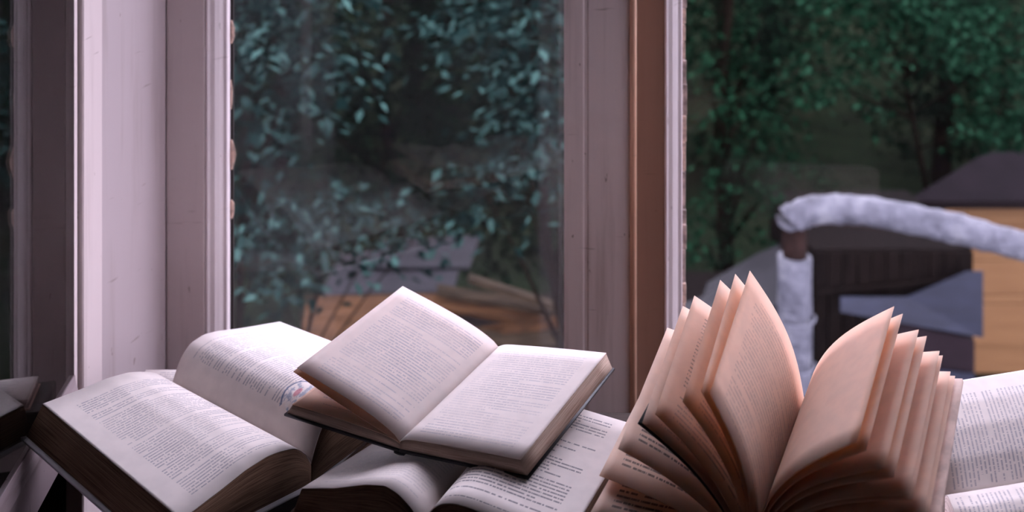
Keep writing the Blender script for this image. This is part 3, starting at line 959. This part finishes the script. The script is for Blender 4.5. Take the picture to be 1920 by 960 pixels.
# ---- yellow hut
k = NT('yellow_planks')
co = k.coord('Object')
st = k.noise(k.scale(co, (1.5, 1, 30)), 1.0, 4, .6)
M['yellow'] = k.done(k.bsdf(k.mix(k.step(st, .3, .75), (.165, .085, .036), (.13, .063, .026)), .7, k.bump(st, .2, .003), spec=.2))
M['roof'] = plain('grey_roof_felt', (.0040, .0026, .0036), .8, var=.25, scale=3, spec=.03)
M['eave'] = plain('dark_eave_board', (.006, .004, .0045), .8, spec=.02)
HY = 10.0
hx0 = at(1818, 600, HY).x
hut = thing('hut', 'yellow plank hut with a grey hipped roof at the right behind the pipe', 'hut', (hx0 + 1.4, HY + .7, GZ))
ez = at(1700, 382, 9.75).z
boxes('wall', [(hx0 + .02, hx0 + 2.9, HY + .02, HY + .5, GZ, ez - .01)], M['yellow'], hut)
zt_, i = ez - .012, 0
hts = [.30, .34, .34, .09, .42, .40, .40, .40, .40, .40]
for h_ in hts:
    if zt_ - h_ < GZ: break
    boxes('plank', [(hx0, hx0 + 2.92, HY + random.uniform(-.004, .002), HY + .019, zt_ - h_ + .008, zt_)], M['yellow'], hut, bevel=.006)
    zt_ -= h_
boxes('corner_board', [(hx0 - .035, hx0 - .001, HY - .01, HY + .5, GZ, ez - .01)], M['yellow'], hut)
rx0 = at(1700, 380, 9.75).x
rp = at(1850, 285, 10.55)
bm = bmesh.new()
ex1 = hx0 + 3.3
b0 = (rp.x, 10.55, rp.z)
vs = [bm.verts.new(p) for p in ((rx0, 9.75, ez + .03), (ex1, 9.75, ez + .03), (ex1 - .3, 10.55, rp.z), b0, (rx0, 9.75, ez), (ex1, 9.75, ez), (ex1 - .3, 10.55, ez), (rp.x, 10.55, ez))]
for f in ((0, 1, 2, 3), (1, 5, 6, 2), (2, 6, 7, 3), (3, 7, 4, 0), (4, 7, 6, 5), (0, 4, 5, 1)):
    bm.faces.new([vs[i] for i in f])
obj('roof', bm, M['roof'], hut)
boxes('eave_board', [(rx0 + .01, ex1 - .01, 9.735, 9.749, ez - .045, ez + .029)], M['eave'], hut)

# ---- dark shed behind the pipe, with metal sheets
M['shedwood'] = plain('dark_shed_boards', (.004, .0026, .0023), .8, var=.4, scale=4, spec=.02, stretch=(6, 6, .6))
M['sheet'] = plain('blue_grey_metal_sheet', (.010, .0115, .021), .5, var=.25, scale=4, spec=.15, stretch=(1, 1, 5))
M['sheet2'] = plain('purple_brown_panel', (.010, .0055, .0078), .6, var=.25, scale=5, spec=.1)
M['slate'] = plain('grey_slate_sheet', (.0095, .009, .011), .6, var=.25, scale=4, spec=.1)
SY = 7.0
shed = thing('shed', 'dark wooden shed with a leaning blue grey sheet, behind the pipe', 'shed', (2.7, SY + .6, GZ))
sx0, sx1 = at(1526, 500, SY).x, at(1826, 500, SY).x
szt = at(1600, 470, SY).z
boxes('wall', [(sx0, sx1, SY + .03, SY + 1.2, GZ, szt)], M['shedwood'], shed)
nb = 11
for i in range(nb):
    xa = sx0 + (sx1 - sx0) * i / nb
    boxes('board', [(xa + .004, xa + (sx1 - sx0) / nb - .004, SY + random.uniform(0, .008), SY + .029, GZ, szt - .01)], M['shedwood'], shed)
def quad_slab(name, pts, th, mat, parent, nx=1):
    bm = bmesh.new()
    pts = [Vector(p) for p in pts]
    n = (pts[1] - pts[0]).cross(pts[3] - pts[0]).normalized() * th
    a = [bm.verts.new(p) for p in pts]; b = [bm.verts.new(p + n) for p in pts]
    bm.faces.new(a); bm.faces.new(b[::-1])
    for i in range(len(pts)):
        bm.faces.new((a[i], a[(i + 1) % len(pts)], b[(i + 1) % len(pts)], b[i]))
    return obj(name, bm, mat, parent)
# low dark roof sloping up and away
quad_slab('roof_sheet', [at(1530, 548, SY - .05), at(1822, 520, SY - .05), at(1822, 425, SY + 1.1), at(1530, 432, SY + 1.1)], -.02, M['shedwood'], shed)
quad_slab('metal_sheet', [at(1575, 584, SY - .16), at(1842, 632, SY - .16), at(1842, 508, SY - .12), at(1812, 508, SY - .12), at(1700, 556, SY - .12), at(1575, 556, SY - .12)], .012, M['sheet'], shed)
quad_slab('wall_panel', [at(1680, 700, SY - .05), at(1826, 700, SY - .05), at(1826, 636, SY - .06), at(1680, 604, SY - .06)], .012, M['sheet2'], shed)
quad_slab('metal_sheet', [at(1740, 760, SY - .10), at(1826, 760, SY - .10), at(1826, 700, SY - .09), at(1740, 690, SY - .09)], .012, M['sheet'], shed)

# ---- grey roof to the left of the pipe
low = thing('grey_shed', 'small grey roofed shed between the mullion and the pipe', 'shed', (1.55, 7.6, GZ))
quad_slab('roof_sheet', [at(1270, 600, 6.6), at(1468, 570, 6.6), at(1462, 458, 7.6), at(1420, 475, 7.6), at(1290, 552, 7.2)], -.03, M['slate'], low)
a, b = at(1290, 600, 6.7), at(1470, 600, 6.7)
boxes('wall', [(a.x, b.x, 6.72, 7.5, GZ, a.z - .02)], M['shedwood'], low)

# ---- sheds and planks low behind the left pane
M['brown'] = plain('weathered_orange_planks', (.045, .021, .009), .75, var=.45, spec=.05, scale=5, stretch=(1, 6, 6))
M['brown2'] = plain('grey_brown_planks', (.022, .015, .009), .8, var=.4, spec=.05, scale=5, stretch=(1, 6, 6))
dz_ = thing('plank_shed', 'low shed roofed with grey slate and brown planks behind the left pane', 'shed', (-.6, 6.2, GZ))
quad_slab('slate_sheet', [at(600, 552, 5.9), at(850, 545, 5.9), at(870, 470, 6.5), at(640, 470, 6.5)], -.02, M['slate'], dz_)
quad_slab('slate_sheet', [at(700, 500, 6.2), at(880, 500, 6.2), at(900, 440, 6.8), at(720, 450, 6.8)], -.02, M['slate'], dz_)
for i, (y0, y1) in enumerate(((556, 577), (578, 598), (599, 622), (623, 650))):
    quad_slab('plank', [at(572 - i * 4, y1, 5.55 - i * .1), at(830, y1 - 6, 5.55 - i * .1), at(830, y0 - 6, 5.65 - i * .1), at(576 - i * 4, y0, 5.65 - i * .1)], -.025, M['brown'], dz_)
for i, (x0, y0, x1, y1, h) in enumerate(((820, 532, 1062, 572, 16), (812, 552, 1062, 596, 22), (880, 512, 1062, 570, 9), (900, 612, 1062, 588, 24), (800, 590, 1000, 640, 18), (850, 634, 1062, 618, 24))):
    quad_slab('plank', [at(x0, y0 + h, 5.3 - i * .04), at(x1, y1 + h, 5.2 - i * .04), at(x1, y1, 5.26 - i * .04), at(x0, y0, 5.36 - i * .04)], -.03, M['brown' if i in (1, 3) else 'brown2'], dz_)
a, b = at(575, 620, 5.7), at(1062, 600, 5.7)
boxes('wall', [(a.x, b.x, 5.72, 6.3, GZ, at(800, 640, 5.7).z)], M['shedwood'], dz_)
